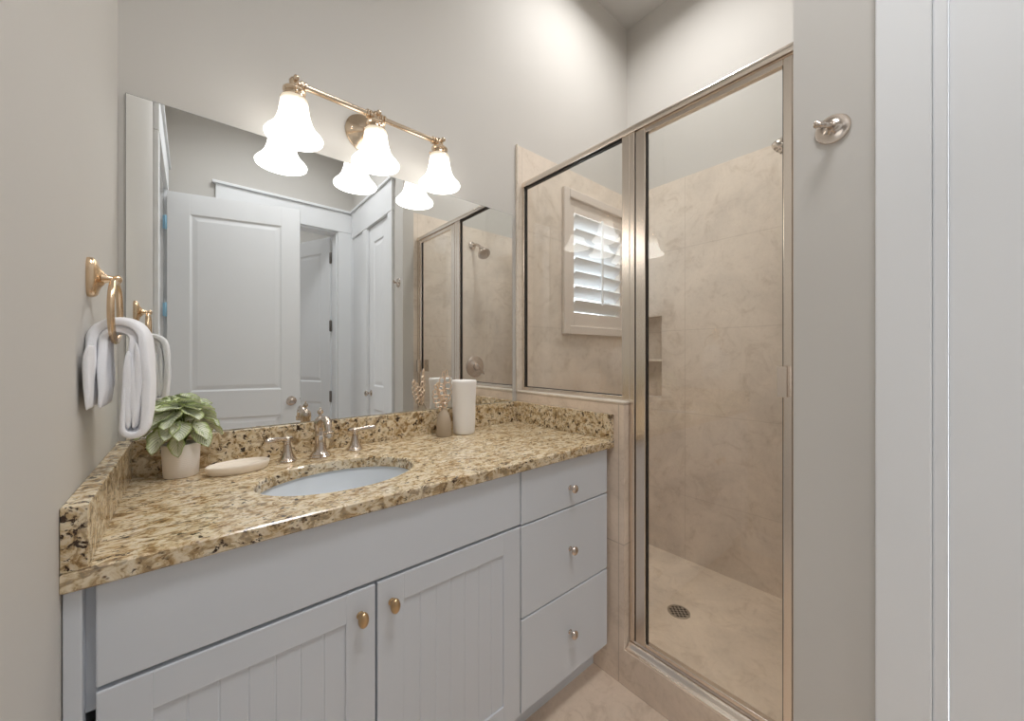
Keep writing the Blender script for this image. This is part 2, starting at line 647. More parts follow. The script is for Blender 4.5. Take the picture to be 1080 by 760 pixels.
# hall shell
b = bmesh.new()
box(b, -2.5, -2.4, -3, 1.356, 0, ZC)
struct('wall_hall_left', b, M['wall'], 'hall wall beyond the open doorway', 'wall')
b = bmesh.new()
box(b, -2.4, 1.9, -3.0, -2.9, 0, ZC)
struct('wall_hall_rear', b, M['wall'], 'hall wall beyond the rear doorway', 'wall')
b = bmesh.new()
box(b, 1.8, 1.9, -2.9, -0.93, 0, ZC)
box(b, XR + .12, 1.8, -1.03, -0.93, 0, ZC)
struct('wall_hall_right', b, M['wall'], 'side wall of the hall behind the rear doorway', 'wall')

# casings -------------------------------------------------
def casing(name, label, pieces):
    b = bmesh.new()
    for p in pieces:
        box(b, *p, 0.003)
    return struct(name, b, M['white'], label, 'trim')
CT = 0.019
ZH = 2.447
casing('trim_3', 'white door casing on left wall seen in the mirror', [
    (XL, XL + CT, DY1, DY1 + .09, 0, DTOP), (XL, XL + CT, DY0 - .09, DY0, 0, DTOP),
    (XL, XL + .022, DY0 - .10, DY1 + .095, DTOP, ZH - .02), (XL, XL + .034, DY0 - .115, DY1 + .11, ZH - .02, ZH)])
b = bmesh.new()
for y0, y1 in ((DY1 - .015, DY1), (DY0, DY0 + .015)):
    box(b, XL - .12, XL, y0, y1, 0, DTOP - .015)
box(b, XL - .12, XL, DY0, DY1, DTOP - .015, DTOP)
struct('trim_4', b, M['white'], 'white jamb lining of the left doorway', 'trim')
casing('trim_5', 'white casing with deep header around the rear doorway', [
    (RX0 - .125, RX0, YR, YR + CT, 0, DTOP), (RX1, XR, YR, YR + CT, 0, DTOP),
    (RX0 - .13, XR, YR, YR + .022, DTOP, ZH - .02), (RX0 - .150, XR, YR, YR + .038, ZH - .02, ZH)])
b = bmesh.new()
for x0, x1 in ((RX0, RX0 + .015), (RX1 - .015, RX1)):
    box(b, x0, x1, YR - .12, YR, 0, DTOP - .015)
box(b, RX0, RX1, YR - .12, YR, DTOP - .015, DTOP)
struct('trim_6', b, M['white'], 'white jamb lining of the rear doorway', 'trim')
# closet casing on the hook wall
CX = XR
casing('trim_7', 'white closet casing at the right edge beside the hook wall', [
    (CX - .020, CX, 0.030, 0.109, 0, 2.205), (CX - .012, CX, 0.0098, 0.030, 0, 2.205),
    (CX - .020, CX, -0.477, -0.395, 0, 2.205), (CX - .013, CX, -0.395, -0.3845, 0, 2.205),
    (CX - .022, CX, YR + .0385, 0.113, 2.205, ZH - .02), (CX - .034, CX, YR + .0385, 0.125, ZH - .02, ZH)])
b = bmesh.new()
box(b, CX - .012, CX, YR + .0225, -0.479, 0, 2.204)
for y in (-0.77, -0.49):
    box(b, CX - .0185, CX - .012, y - .012, y + .012, 0, 2.204, 0.002)
struct('trim_8', b, M['white'], 'white board panel between closet casing and rear corner', 'trim')
b = bmesh.new()
box(b, CX, CX + .12, 0.0105, 0.0215, 0, 2.205)
box(b, CX, CX + .12, -0.3865, -0.375, 0, 2.205)
struct('trim_9', b, M['white'], 'white jamb of the closet opening', 'trim')
# baseboards
b = bmesh.new()
box(b, XL, XL + .014, .222, .86, 0, .13, .003)
struct('baseboard_left', b, M['white'], 'white baseboard along the left wall', 'baseboard')
b = bmesh.new()
box(b, CX - .014, CX, .111, YE - .001, 0, .13, .003)
struct('baseboard_right', b, M['white'], 'white baseboard under the robe hook', 'baseboard')

# ---------------------------------------------------------------- panel doors
def panel_door(b, w, h, t, panels, stile=0.115):
    """slab in the XZ plane from (0,0) to (w,h), thickness t centred on y=0, panels [(z0,z1)]"""
    box(b, 0, stile, -t / 2, t / 2, 0, h, .0015)
    box(b, w - stile, w, -t / 2, t / 2, 0, h, .0015)
    zs = [0] + [z for p in panels for z in p] + [h]
    for i in range(0, len(zs), 2):
        box(b, stile, w - stile, -t / 2, t / 2, zs[i], zs[i + 1])
    for z0, z1 in panels:
        x0, x1 = stile, w - stile
        box(b, x0, x1, -t / 2 + .011, t / 2 - .011, z0, z1)
        for s in (1, -1):
            yo, yi = s * (t / 2 - .001), s * (t / 2 - .011)
            # sloping sticking then raised field
            def ring(ins, y):
                return [b.verts.new((x0 + ins, y, z0 + ins)), b.verts.new((x1 - ins, y, z0 + ins)), b.verts.new((x1 - ins, y, z1 - ins)), b.verts.new((x0 + ins, y, z1 - ins))]
            rs = [ring(0, yo), ring(.010, s * (t / 2 - .0065)), ring(.016, s * (t / 2 - .0065)), ring(.040, s * (t / 2 - .0025))]
            for A, B in zip(rs, rs[1:]):
                for k in range(4):
                    b.faces.new((A[k], A[(k + 1) % 4], B[(k + 1) % 4], B[k]))
            b.faces.new(rs[-1])

def door_knob(parent, x, z, t, side, m, name='knob', sc_=1.0):
    b = bmesh.new()
    prof = [(0.032, 0), (0.032, .004), (.022, .009), (.012, .012), (.011, .03), (.018, .036), (.027, .044), (.029, .053), (.026, .062), (.016, .067), (0, .068)]
    prof = [(r * sc_, q * sc_) for r, q in prof]
    mt = T(x, side * t / 2, z) @ rotx(-side * PI / 2)
    lathe(b, prof, 28, mt)
    return obj(name, b, m, parent, 40)

def hinge(parent, x, y, z, m, h=.09, name='hinge', label=None):
    b = bmesh.new()
    lathe(b, [(0, -h / 2 - .004), (.004, -h / 2 - .003), (.0065, -h / 2), (.0065, h / 2), (.004, h / 2 + .003), (0, h / 2 + .004)], 12, T(x, y, z))
    box(b, x - .014, x + .014, y - .002, y + .0015, z - h / 2, z + h / 2)
    o = obj(name, b, m, parent, 40)
    if label:
        o['label'] = label
    return o

# entry door swung open into the room, seen in the mirror
hx, hy = -0.118, -0.600
fx, fy = 0.600, -0.412
ang = math.atan2(fy - hy, fx - hx)
d = thing('door_1', 'open white two-panel entry door reflected in the mirror', 'door', (hx, hy, 0.012), ang, None, 'structure')
b = bmesh.new()
panel_door(b, 0.742, 2.222, .035, [(0.20, 0.745), (0.925, 2.09)])
obj('door_slab', b, M['white'], d)
door_knob(d, 0.690, 0.840, .035, 1, M['nickel'])
door_knob(d, 0.690, 0.840, .035, -1, M['nickel'])
b = bmesh.new()
lathe(b, [(.006, 0), (.006, .002), (0, .003)], 12, T(0.742, 0, .85) @ roty(PI / 2))
obj('latch', b, M['hinge'], d)
for z in (2.02, 1.46, 0.25):
    hinge(d, -0.008, 0.012, z, M['bluehinge'], .085, label='pale blue hinge')

# second door beyond the rear doorway
hx, hy = 0.952, -0.935
fx, fy = 0.675, -1.56
ang = math.atan2(fy - hy, fx - hx)
d = thing('door_2', 'white door standing open beyond the rear doorway in the mirror', 'door', (hx, hy, 0.012), ang, None, 'structure')
b = bmesh.new()
panel_door(b, 0.68, 2.222, .035, [(0.20, 0.745), (0.925, 2.09)])
obj('door_slab', b, M['white'], d)
door_knob(d, 0.63, 0.86, .035, -1, M['nickel'])
for z in (2.035, 1.43, 0.80):
    hinge(d, -0.006, -0.016, z, M['hinge'], .095)

# closet door
d = thing('door_3', 'closed white closet door at the right edge of the room', 'door', (CX + .0145, -0.374, 0.012), PI / 2, None, 'structure')
b = bmesh.new()
panel_door(b, 0.383, 2.185, .035, [(0.20, 0.745), (0.925, 2.06)], .095)
obj('door_slab', b, M['white'], d)
door_knob(d, 0.035, 0.865, .035, 1, M['chrome'], 'knob', .75)

# ---------------------------------------------------------------- window with plantation shutter
wn = thing('window_1', 'white plantation shutter window in the shower wall', 'window', (0, 0, 0), 0, None, 'structure')
b = bmesh.new()
CO = (1.479, 2.076, 1.290, 2.064)
cw = .046
box(b, CO[0], CO[0] + cw, YT - .020, YT - .0005, CO[2], CO[3], .004)
box(b, CO[1] - cw, CO[1], YT - .020, YT - .0005, CO[2], CO[3], .004)
box(b, CO[0] + cw, CO[1] - cw, YT - .0195, YT - .0005, CO[3] - cw, CO[3], .004)
box(b, CO[0] + cw, CO[1] - cw, YT - .0195, YT - .0005, CO[2], CO[2] + cw, .004)
obj('window_casing', b, M['casing'], wn)
LX0, LX1, LZ0, LZ1 = 1.572, 2.000, 1.410, 1.948
b = bmesh.new()
ys0, ys1 = YT - .004, YT + .026
box(b, CO[0] + cw, LX0, ys0, ys1, CO[2] + cw, CO[3] - cw, .002)
box(b, LX1, CO[1] - cw, ys0, ys1, CO[2] + cw, CO[3] - cw, .002)
box(b, LX0, LX1, ys0, ys1, LZ1, CO[3] - cw)
box(b, LX0, LX1, ys0, ys1, CO[2] + cw, LZ0)
obj('shutter_frame', b, M['casing'], wn)
nl = 7
sp_ = (LZ1 - LZ0) / nl
for i in range(nl):
    z = LZ0 + sp_ * (i + .5)
    b = bmesh.new()
    mt = T(0, YT + .011, z) @ rotx(-R(46))
    lathe(b, [(0.0, 0), (.039, 0), (.039, LX1 - LX0 - .004), (0, LX1 - LX0 - .004)], 20, T(LX0 + .002, 0, 0) @ mt @ roty(PI / 2), False, (.13, 1.0))
    obj('louver', b, M['rodwhite'], wn, 40)
b = bmesh.new()
xm = (LX0 + LX1) / 2 + .01
box(b, xm - .006, xm + .006, YT - .030, YT - .019, LZ0 + .05, LZ1 - .0, .003)
obj('tilt_rod', b, M['rodwhite'], wn)
b = bmesh.new()
box(b, WX0, WX1, 1.47, 1.476, WZ0, WZ1)
obj('window_pane', b, M['glass'], wn)
b = bmesh.new()
for z in (WZ0, (WZ0 + WZ1) / 2 - .02, WZ1 - .04):
    box(b, WX0, WX1, 1.455, 1.49, z, z + .04)
for x in (WX0, WX1 - .035):
    box(b, x, x + .035, 1.455, 1.49, WZ0 + .04, WZ1 - .04)
obj('sash', b, M['rodwhite'], wn)

# ================================================================= VANITY CABINET
vc = thing('vanity_cabinet', 'white vanity cabinet with beadboard doors and three drawers', 'cabinet', (0.507, 1.08, 0))
FY = 0.825           # overlay face
VX1 = 1.150
b = bmesh.new()
box(b, XL + .001, VX1 - .002, FY + .021, YB - .003, 0.105, 0.123)
box(b, XL + .001, XL + .019, FY + .021, YB - .003, 0.123, CT0 - .0005)
box(b, VX1 - .020, VX1 - .002, FY + .021, YB - .003, 0.123, CT0 - .0005)
box(b, XL + .019, VX1 - .020, YB - .009, YB - .003, 0.123, CT0 - .0005)
box(b, XL + .019, VX1 - .020, FY + .021, FY + .039, 0.123, 0.150)
box(b, XL + .019, VX1 - .020, FY + .021, FY + .039, 0.640, CT0 - .0005)
box(b, 0.715, 0.745, FY + .021, FY + .039, 0.150, 0.640)
box(b, 0.290, 0.325, FY + .021, FY + .039, 0.150, 0.640)
box(b, 0.745, VX1 - .020, FY + .021, FY + .039, 0.385, 0.42)
box(b, VX1 - .002, XW - .0008, FY + .045, YB - .003, 0.105, CT0 - .0005)
obj('carcass', b, M['cab'], vc).matrix_parent_inverse = Matrix()
b = bmesh.new()
box(b, XL + .001, XL + .020, FY - .004, FY + .021, 0, CT0 - .0005, .002)
obj('filler_strip', b, M['cab'], vc)
b = bmesh.new()
box(b, XL + .020, XW - .0012, 0.902, 0.917, 0, 0.1048)
obj('toe_kick', b, M['cab'], vc)
b = bmesh.new()
box(b, -0.1085, 0.7285, FY, FY + .020, 0.683, CT0 - .003, .0025)
obj('false_front', b, M['cab'], vc)

def cab_knob(parent, x, z, oval):
    b = bmesh.new()
    if oval:
        mt = T(x, FY, z) @ rotx(PI / 2)
        lathe(b, [(.008, 0), (.008, .002), (.0055, .004), (.005, .012), (.0065, .014)], 18, mt)
        lathe(b, [(0, .0115), (.007, .0125), (.0105, .016), (.0115, .0205), (.0105, .025), (.007, .0285), (0, .0295)], 22, mt, False, (.95, 1.45))
    else:
        mt = T(x, FY, z) @ rotx(PI / 2)
        lathe(b, [(.0075, 0), (.0075, .002), (.005, .004), (.0045, .012), (.007, .015), (.0125, .018), (.0142, .0215), (.0125, .0255), (.007, .0285), (0, .029)], 24, mt)
    return obj('knob', b, M['knob'] if oval else M['nickel'], parent, 40)

def bead_door(x0, x1, z0, z1, kx):
    b = bmesh.new()
    s = .062
    y0, y1 = FY, FY + .020
    box(b, x0, x0 + s, y0, y1, z0, z1, .0022)
    box(b, x1 - s, x1, y0, y1, z0, z1, .0022)
    box(b, x0 + s - .002, x1 - s + .002, y0 + .0002, y1, z1 - s, z1 - .0002, .0022)
    box(b, x0 + s - .002, x1 - s + .002, y0 + .0002, y1, z0 + .0002, z0 + s, .0022)
    # beadboard field: grooved profile extruded in z
    xs, ys = [], []
    px0, px1 = x0 + s - .001, x1 - s + .001
    yf = y0 + .0045
    n = max(2, round((px1 - px0) / .040))
    step = (px1 - px0) / n
    pts = [(px0, yf)]
    for i in range(1, n):
        xg = px0 + step * i
        pts += [(xg - .0022, yf), (xg, yf + .0013), (xg + .0022, yf)]
    pts.append((px1, yf))
    lo = [b.verts.new((x, y, z0 + s - .001)) for x, y in pts]
    hi = [b.verts.new((x, y, z1 - s + .001)) for x, y in pts]
    for i in range(len(pts) - 1):
        b.faces.new((lo[i], lo[i + 1], hi[i + 1], hi[i]))
    box(b, px0, px1, yf + .004, y1 - .001, z0 + s, z1 - s)
    o = obj('door', b, M['cab'], vc)
    cab_knob(o, kx, 0.622, True)
    return o
bead_door(-0.1085, 0.3055, 0.126, 0.676, 0.273)
bead_door(0.3100, 0.7285, 0.126, 0.676, 0.342)
for z0, z1, zk in ((0.679, CT0 - .003, 0.742), (0.405, 0.6745, 0.541), (0.126, 0.4005, 0.268)):
    b = bmesh.new()
    box(b, 0.7325, VX1, FY, FY + .020, z0, z1, .0025)
    o = obj('drawer', b, M['cab'], vc)
    cab_knob(o, 0.946, zk, False)
inv = Matrix.Translation(-Vector((0.507, 1.08, 0)))
for ch in vc.children:
    ch.matrix_parent_inverse = inv

# ================================================================= COUNTERTOP
SX, SY, SA, SB = 0.296, 1.040, 0.188, 0.138
CFY = 0.810
ct = thing('vanity_countertop', 'gold and brown granite countertop over the white vanity', 'countertop', (0.507, 1.08, CT0))
inv2 = Matrix.Translation(-Vector((0.507, 1.08, CT0)))
def slab_with_hole(x0, x1, y0, y1, z0, z1, cx, cy, a, bb_, n=64):
    b = bmesh.new()
    def outer(ang):
        dx, dy = math.cos(ang), math.sin(ang)
        ts = []
        if dx > 1e-9: ts.append((x1 - cx) / dx)
        if dx < -1e-9: ts.append((x0 - cx) / dx)
        if dy > 1e-9: ts.append((y1 - cy) / dy)
        if dy < -1e-9: ts.append((y0 - cy) / dy)
        t = min(ts)
        return (cx + dx * t, cy + dy * t)
    angs = [2 * PI * i / n for i in range(n)]
    for X, Yc in ((x0, y0), (x1, y0), (x1, y1), (x0, y1)):
        angs.append(math.atan2(Yc - cy, X - cx) % (2 * PI))
    angs = sorted(set(round(q, 6) for q in angs))
    e = .003
    def ringv(fn, z):
        return [b.verts.new((*fn(q), z)) for q in angs]
    inn = lambda q: (cx + a * math.cos(math.atan2(a * math.sin(q), bb_ * math.cos(q))) , cy + bb_ * math.sin(math.atan2(a * math.sin(q), bb_ * math.cos(q))))
    def innoff(d):
        def f(q):
            t = math.atan2(a * math.sin(q), bb_ * math.cos(q))
            return (cx + (a + d) * math.cos(t), cy + (bb_ + d) * math.sin(t))
        return f
    def outoff(d):
        def f(q):
            X, Yq = outer(q)
            return (min(max(X, x0 + d), x1 - d), min(max(Yq, y0 + d), y1 - d))
        return f
    loops = [ringv(innoff(0), z0), ringv(innoff(0), z1 - e), ringv(innoff(e), z1), ringv(outoff(e), z1), ringv(outoff(0), z1 - e), ringv(outoff(0), z0 + e), ringv(outoff(e), z0)]
    n2 = len(angs)
    for A, B in zip(loops, loops[1:] + loops[:1]):
        for i in range(n2):
            j = (i + 1) % n2
            b.faces.new((A[i], A[j], B[j], B[i]))
    return b
b = slab_with_hole(XL + .0005, XW - .0005, CFY, YB - .001, CT0, CT1, SX, SY, SA, SB)
obj('slab', b, M['granite'], ct, 35)
b = bmesh.new()
box(b, XL + .0005, XW - .0005, 1.331, YB - .001, CT1, SPL, .0015)
o = obj('backsplash', b, M['granite_v'], ct)
b = bmesh.new()
box(b, XL + .0005, XL + .0275, CFY, 1.3305, CT1, SPL, .0015)
obj('side_splash', b, M['granite_v'], ct)
b = bmesh.new()
box(b, XW - .021, XW - .0005, CFY, 1.3305, CT1, SPL, .0015)
obj('side_splash', b, M['granite_v'], ct)
for ch in ct.children:
    ch.matrix_parent_inverse = inv2

# sink
sk = thing('sink', 'white oval undermount sink in the granite counter', 'sink', (SX, SY, CT0))
b = bmesh.new()
prof = [(1.10, -.001), (1.10, -.010), (1.03, -.012), (1.0, -.04), (.9, -.09), (.7, -.125), (.4, -.145), (.14, -.15), (.14, -.142), (.38, -.137), (.66, -.116), (.85, -.082), (.965, -.038), (1.0, -.010), (1.02, -.001), (1.10, -.001)]
lathe(b, [(r, z) for r, z in prof], 56, None, False, (SA + .004, SB + .004))
obj('basin', b, M['porcelain'], sk, 50)
b = bmesh.new()
lathe(b, [(0, -.140), (.010, -.1395), (.018, -.139), (.0225, -.1375), (.0225, -.141)], 24, None, False)
obj('sink_drain', b, M['nickel'], sk, 40)

# faucet
def place(name, label, cat, x, y, rz=0, group=None):
    return thing(name, label, cat, (x, y, CT1 + .0003), rz, group)
fc = place('faucet', 'nickel faucet with finial and two lever handles behind the sink', 'faucet', 0.296, 1.252)
b = bmesh.new()
lathe(b, [(.030, 0), (.030, .003), (.026, .007), (.0265, .010), (.020, .016), (.0175, .022), (.0155, .045), (.0150, .062), (.0165, .066), (.0150, .070), (.0155, .085), (.0175, .096), (.0175, .106), (.0145, .114), (.0085, .120), (.006, .122)], 32)
obj('spout_body', b, M['chrome'], fc, 35)
b = bmesh.new()
lathe(b, [(.006, .1205), (.0045, .124), (.0045, .128), (.0078, .131), (.0088, .1355), (.0070, .140), (.003, .1425), (.0025, .144), (.0035, .1465), (0, .149)], 20)
obj('finial', b, M['chrome'], fc, 35)
b = bmesh.new()
p = bez((0, -.008, .098), (0, -.045, .128), (0, -.088, .130), (0, -.092, .082), 16)
tube(b, p, [.0125 - .0028 * i / 16 for i in range(17)], 16)
lathe(b, [(.0095, .090), (.0125, .088), (.0125, .083), (.0115, .080), (.0125, .078), (.0125, .074), (.0095, .071)], 20, T(0, -.092, 0))
obj('spout', b, M['chrome'], fc, 40)

def handle(x, y, ang, label):
    b = bmesh.new()
    loc = (x - 0.296, y - 1.252, 0)
    lathe(b, [(.0245, 0), (.0245, .003), (.021, .007), (.0215, .009), (.0165, .016), (.0125, .030), (.0095, .046), (.0082, .054), (.0095, .057), (.0085, .060)], 28)
    h = obj('handle', b, M['chrome'], fc, 35, loc)
    b = bmesh.new()
    lathe(b, [(.008, .058), (.010, .062), (.0095, .067), (.005, .071), (0, .0725)], 20)
    dx, dy = math.cos(ang), math.sin(ang)
    pts = [(-dx * .018, -dy * .018, .0630), (-dx * .012, -dy * .012, .0640), (0, 0, .0645), (dx * .02, dy * .02, .0665), (dx * .04, dy * .04, .0690), (dx * .058, dy * .058, .0700), (dx * .064, dy * .064, .0700)]
    tube(b, pts, [.0035, .0068, .0065, .0058, .0078, .0076, .0035], 14)
    obj('lever', b, M['chrome'], h, 40)
    return h
handle(0.210, 1.256, R(208), 'nickel lever handle left of the faucet spout')
handle(0.402, 1.266, R(-22), 'nickel lever handle right of the faucet spout')

# soap dish
sd = place('soap_dish', 'cream oval soap dish between the potted plant and faucet', 'soap dish', 0.094, 1.232, R(4))
b = bmesh.new()
lathe(b, [(0, .0), (.86, .0), (.93, .003), (.98, .012), (1.0, .018), (1.0, .021), (.97, .0225), (.93, .021), (.88, .016), (.5, .014), (0, .0135)], 56, None, False, (.070, .042))
obj('dish_body', b, M['dish'], sd, 50)

# potted plant
pp = place('potted_plant', 'small variegated leafy plant in a white pot by the towel', 'plant', -0.021, 1.282)
b = bmesh.new()
lathe(b, [(0, 0), (.0325, 0), (.0345, .002), (.0370, .045), (.0385, .080), (.0380, .083), (.0355, .083), (.0345, .078), (.0335, .071), (0, .070)], 40, None, False)
obj('pot', b, M['pot'], pp, 50)
b = bmesh.new()
lathe(b, [(.0338, .069), (.0335, .0725), (.02, .074), (0, .0745)], 24, None, False)
obj('soil', b, M['soil'], pp, 60)
rnd = random.Random(11)
leaves = []
# (azimuth deg, elevation deg of leaf base direction, reach, size)
specs = []
for n_, el_, jit, sz in ((9, 4, 8, .064), (8, 32, 8, .062), (6, 58, 8, .056), (3, 80, 6, .048)):
    for k in range(n_):
        specs.append((k * 360 / n_ + el_ + rnd.uniform(-16, 16), el_ + rnd.uniform(-jit, jit), 0, sz * rnd.uniform(.82, 1.2)))
specs.append((262, -28, 0, .050))
specs.append((222, -12, 0, .066))
specs.append((318, -14, 0, .058))
stemb = bmesh.new()
for az, el, reach, size in specs:
    a, e = R(az), R(el)
    dirv = Vector((math.cos(a) * math.cos(e), math.sin(a) * math.cos(e), math.sin(e)))
    out = Vector((math.cos(a), math.sin(a), 0))
    tang = out * math.sin(e) - Vector((0, 0, math.cos(e)))
    P = Vector((0, 0, .118)) + Vector((dirv.x * .056, dirv.y * .056, dirv.z * .070))
    fwd = (tang * .72 + dirv * .55 + out * .25).normalized()
    droop = rnd.uniform(.5, 1.0)
    end = P - fwd * size * .45
    tube(stemb, bez(out * .006 + Vector((0, 0, .0735)), out * .010 + Vector((0, 0, .100)), end - out * .008 - Vector((0, 0, .006)), end, 6), .0013, 6)
    side = fwd.cross(Vector((0, 0, 1))).normalized()
    side = (Matrix.Rotation(rnd.uniform(-.45, .45), 3, fwd) @ side)
    up = side.cross(fwd).normalized()
    b = bmesh.new()
    uvl = b.loops.layers.uv.new('UVMap')
    NV, NU = 10, 6
    grid = []
    W = size * rnd.uniform(.37, .44)
    for i in range(NV + 1):
        t = i / NV
        wd = W * (math.sin(PI * min(1, t ** .72)) ** .75 if 0 < t < 1 else 0)
        row = []
        for j in range(NU + 1):
            s = (j / NU) * 2 - 1
            curl = -.22 * size * t * t * droop + .14 * size * abs(s) ** 1.5 * (1 - t * .4) + .035 * size * math.sin(t * 15 + s * 2) * abs(s)
            pnt = end + fwd * (t * size) + side * (s * wd) + up * curl
            # stay in front of the splash and clear of wall
            row.append((b.verts.new(pnt), s, t))
        grid.append(row)
    for i in range(NV):
        for j in range(NU):
            q = [grid[i][j], grid[i][j + 1], grid[i + 1][j + 1], grid[i + 1][j]]
            f = b.faces.new([x[0] for x in q])
            for l, x in zip(f.loops, q):
                l[uvl].uv = (x[1], x[2])
            f.smooth = True
    bmesh.ops.remove_doubles(b, verts=b.verts, dist=1e-6)
    ymax = max(v.co.y for v in b.verts)
    ylim = .044 if min(v.co.z for v in b.verts) < .098 else .062
    if ymax > ylim:      # tip would press into the splash or mirror: slide the leaf back
        for v in b.verts:
            v.co.y -= ymax - ylim
    xmin = min(v.co.x for v in b.verts)
    if xmin < -.085:
        for v in b.verts:
            v.co.x -= (xmin + .085)
    o = obj('leaf', b, M['leaf'], pp, False)
    md = o.modifiers.new('thick', 'SOLIDIFY')
    md.thickness = .0007
obj('stem', stemb, M['stem'], pp, 50)

# vase with openwork leaves
vs = place('bud_vase', 'taupe bottle vase holding rose gold openwork leaves', 'vase', 0.727, 1.262)
b = bmesh.new()
lathe(b, [(0, 0), (.0255, 0), (.0275, .003), (.0275, .045), (.0255, .066), (.020, .084), (.0125, .096), (.0095, .103), (.0095, .106), (.0075, .106), (.0070, .098), (0, .097)], 32, None, False)
obj('vase_body', b, M['vase'], vs, 50)
def open_leaf(base, length, width, lean, yaw, tiltback=0.0):
    b = bmesh.new()
    mt = T(*base) @ rotzm(yaw) @ roty(lean) @ rotx(tiltback)
    def prof(t):
        return width / 2 * math.sin(PI * min(1, max(0, t)) ** .85) ** .7
    stem = .12
    tube(b, [mt @ Vector((0, 0, -.035)), mt @ Vector((0, 0, 0)), mt @ Vector((0, 0, length * .97))], .0015, 6)
    n = 6
    r = length / n / 2
    for i in range(n):
        t = (i + .5) / n
        wd = max(.009, prof(t))
        for sgn in (-1, 1):
            cx, cz = sgn * wd * .52, t * length + (.003 if sgn > 0 else -.003)
            ring = [mt @ Vector((cx + math.cos(q) * wd * .50, math.sin(3 * q) * .0005, cz + math.sin(q) * r * 1.02)) for q in [2 * PI * k / 14 for k in range(14)]]
            tube(b, ring, .0021, 6, True)
    return b
o = obj('leaf_ornament', open_leaf((0.000, 0.004, .106), .142, .058, R(3), R(-48)), M['copper'], vs, 60)
o = obj('leaf_ornament', open_leaf((-.003, -.004, .102), .104, .056, R(-16), R(-25), R(10)), M['copper'], vs, 60)

# white vessel
wc = place('canister', 'tall white cylindrical vessel beside the taupe vase', 'container', 0.815, 1.258)
b = bmesh.new()
def wob(a, r, z):
    return 1 + (.012 * math.sin(a * 2 + z * 30) + .008 * math.sin(a * 3 - z * 50)) * (1 if r > .02 else 0)
lathe(b, [(0, 0), (.036, 0), (.0405, .003), (.0425, .012), (.0435, .06), (.045, .12), (.0470, .17), (.0490, .198), (.0495, .205), (.0475, .2085), (.0440, .2075), (.041, .203), (.02, .2045), (0, .205)], 48, None, False, (1, 1), wob)
obj('vessel_body', b, M['ceramic'], wc, 55)

# ================================================================= MIRROR
mi = bmesh.new()
MX0, MX1, MZ0, MZ1 = -0.127, 1.143, SPL + .0008, 1.834
box(mi, MX0, MX1, 1.3505, YB - .0004, MZ0, MZ1, 0, mi=1)
t = bmesh.new()
y = 1.3500
e = .0008
vsq = [t.verts.new(q) for q in ((MX0 + e, y, MZ0 + e), (MX1 - e, y, MZ0 + e), (MX1 - e, y, MZ1 - e), (MX0 + e, y, MZ1 - e))]
t.faces.new(vsq)
vo = [t.verts.new(q) for q in ((MX0, y + .0006, MZ0), (MX1, y + .0006, MZ0), (MX1, y + .0006, MZ1), (MX0, y + .0006, MZ1))]
merge(mi, t, 0)
mi.verts.ensure_lookup_table()
o = obj('wall_mirror', mi, [M['mirror'], M['mirror_edge']], None, None)
tag(o, 'wide frameless mirror on the wall above the backsplash', 'mirror')

# ================================================================= VANITY LIGHT
LY = 1.247
LXs = (0.226, 0.463, 0.700)
lf = thing('vanity_light', 'bronze three-lamp light bar above the mirror', 'wall light', (0.463, YB, 1.962))
linv = Matrix.Translation(-Vector((0.463, YB, 1.962)))
b = bmesh.new()
lathe(b, [(.066, 0), (.066, .005), (.060, .010), (.050, .013), (.040, .020), (.026, .026), (.016, .030), (.0125, .045), (.0125, .060)], 44, T(.463, YB - .0003, 1.955) @ rotx(PI / 2))
for sx in (-1, 1):
    lathe(b, [(.0055, .006), (.0055, .014), (.003, .017), (0, .0175)], 12, T(.463 + sx * .046, YB, 1.955) @ rotx(PI / 2))
o = obj('backplate', b, M['fixture'], lf, 35)
b = bmesh.new()
tube(b, bez((.463, YB - .05, 1.955), (.463, YB - .085, 1.955), (.463, LY + .015, 1.960), (.463, LY, 1.966), 10), .0105, 16)
obj('arm', b, M['fixture'], lf, 40)
b = bmesh.new()
tube(b, [(LXs[0] + .004, LY, 1.966), (LXs[2] - .004, LY, 1.966)], .0088, 16)
for x in LXs:
    for dx in ((.018, .028) if x == LXs[0] else (-.028, -.018) if x == LXs[2] else (-.028, -.018, .018, .028)):
        lathe(b, [(.0085, -.004), (.0135, -.0025), (.0135, .0025), (.0085, .004)], 18, T(x + dx, LY, 1.966) @ roty(PI / 2))
obj('crossbar', b, M['fixture'], lf, 40)
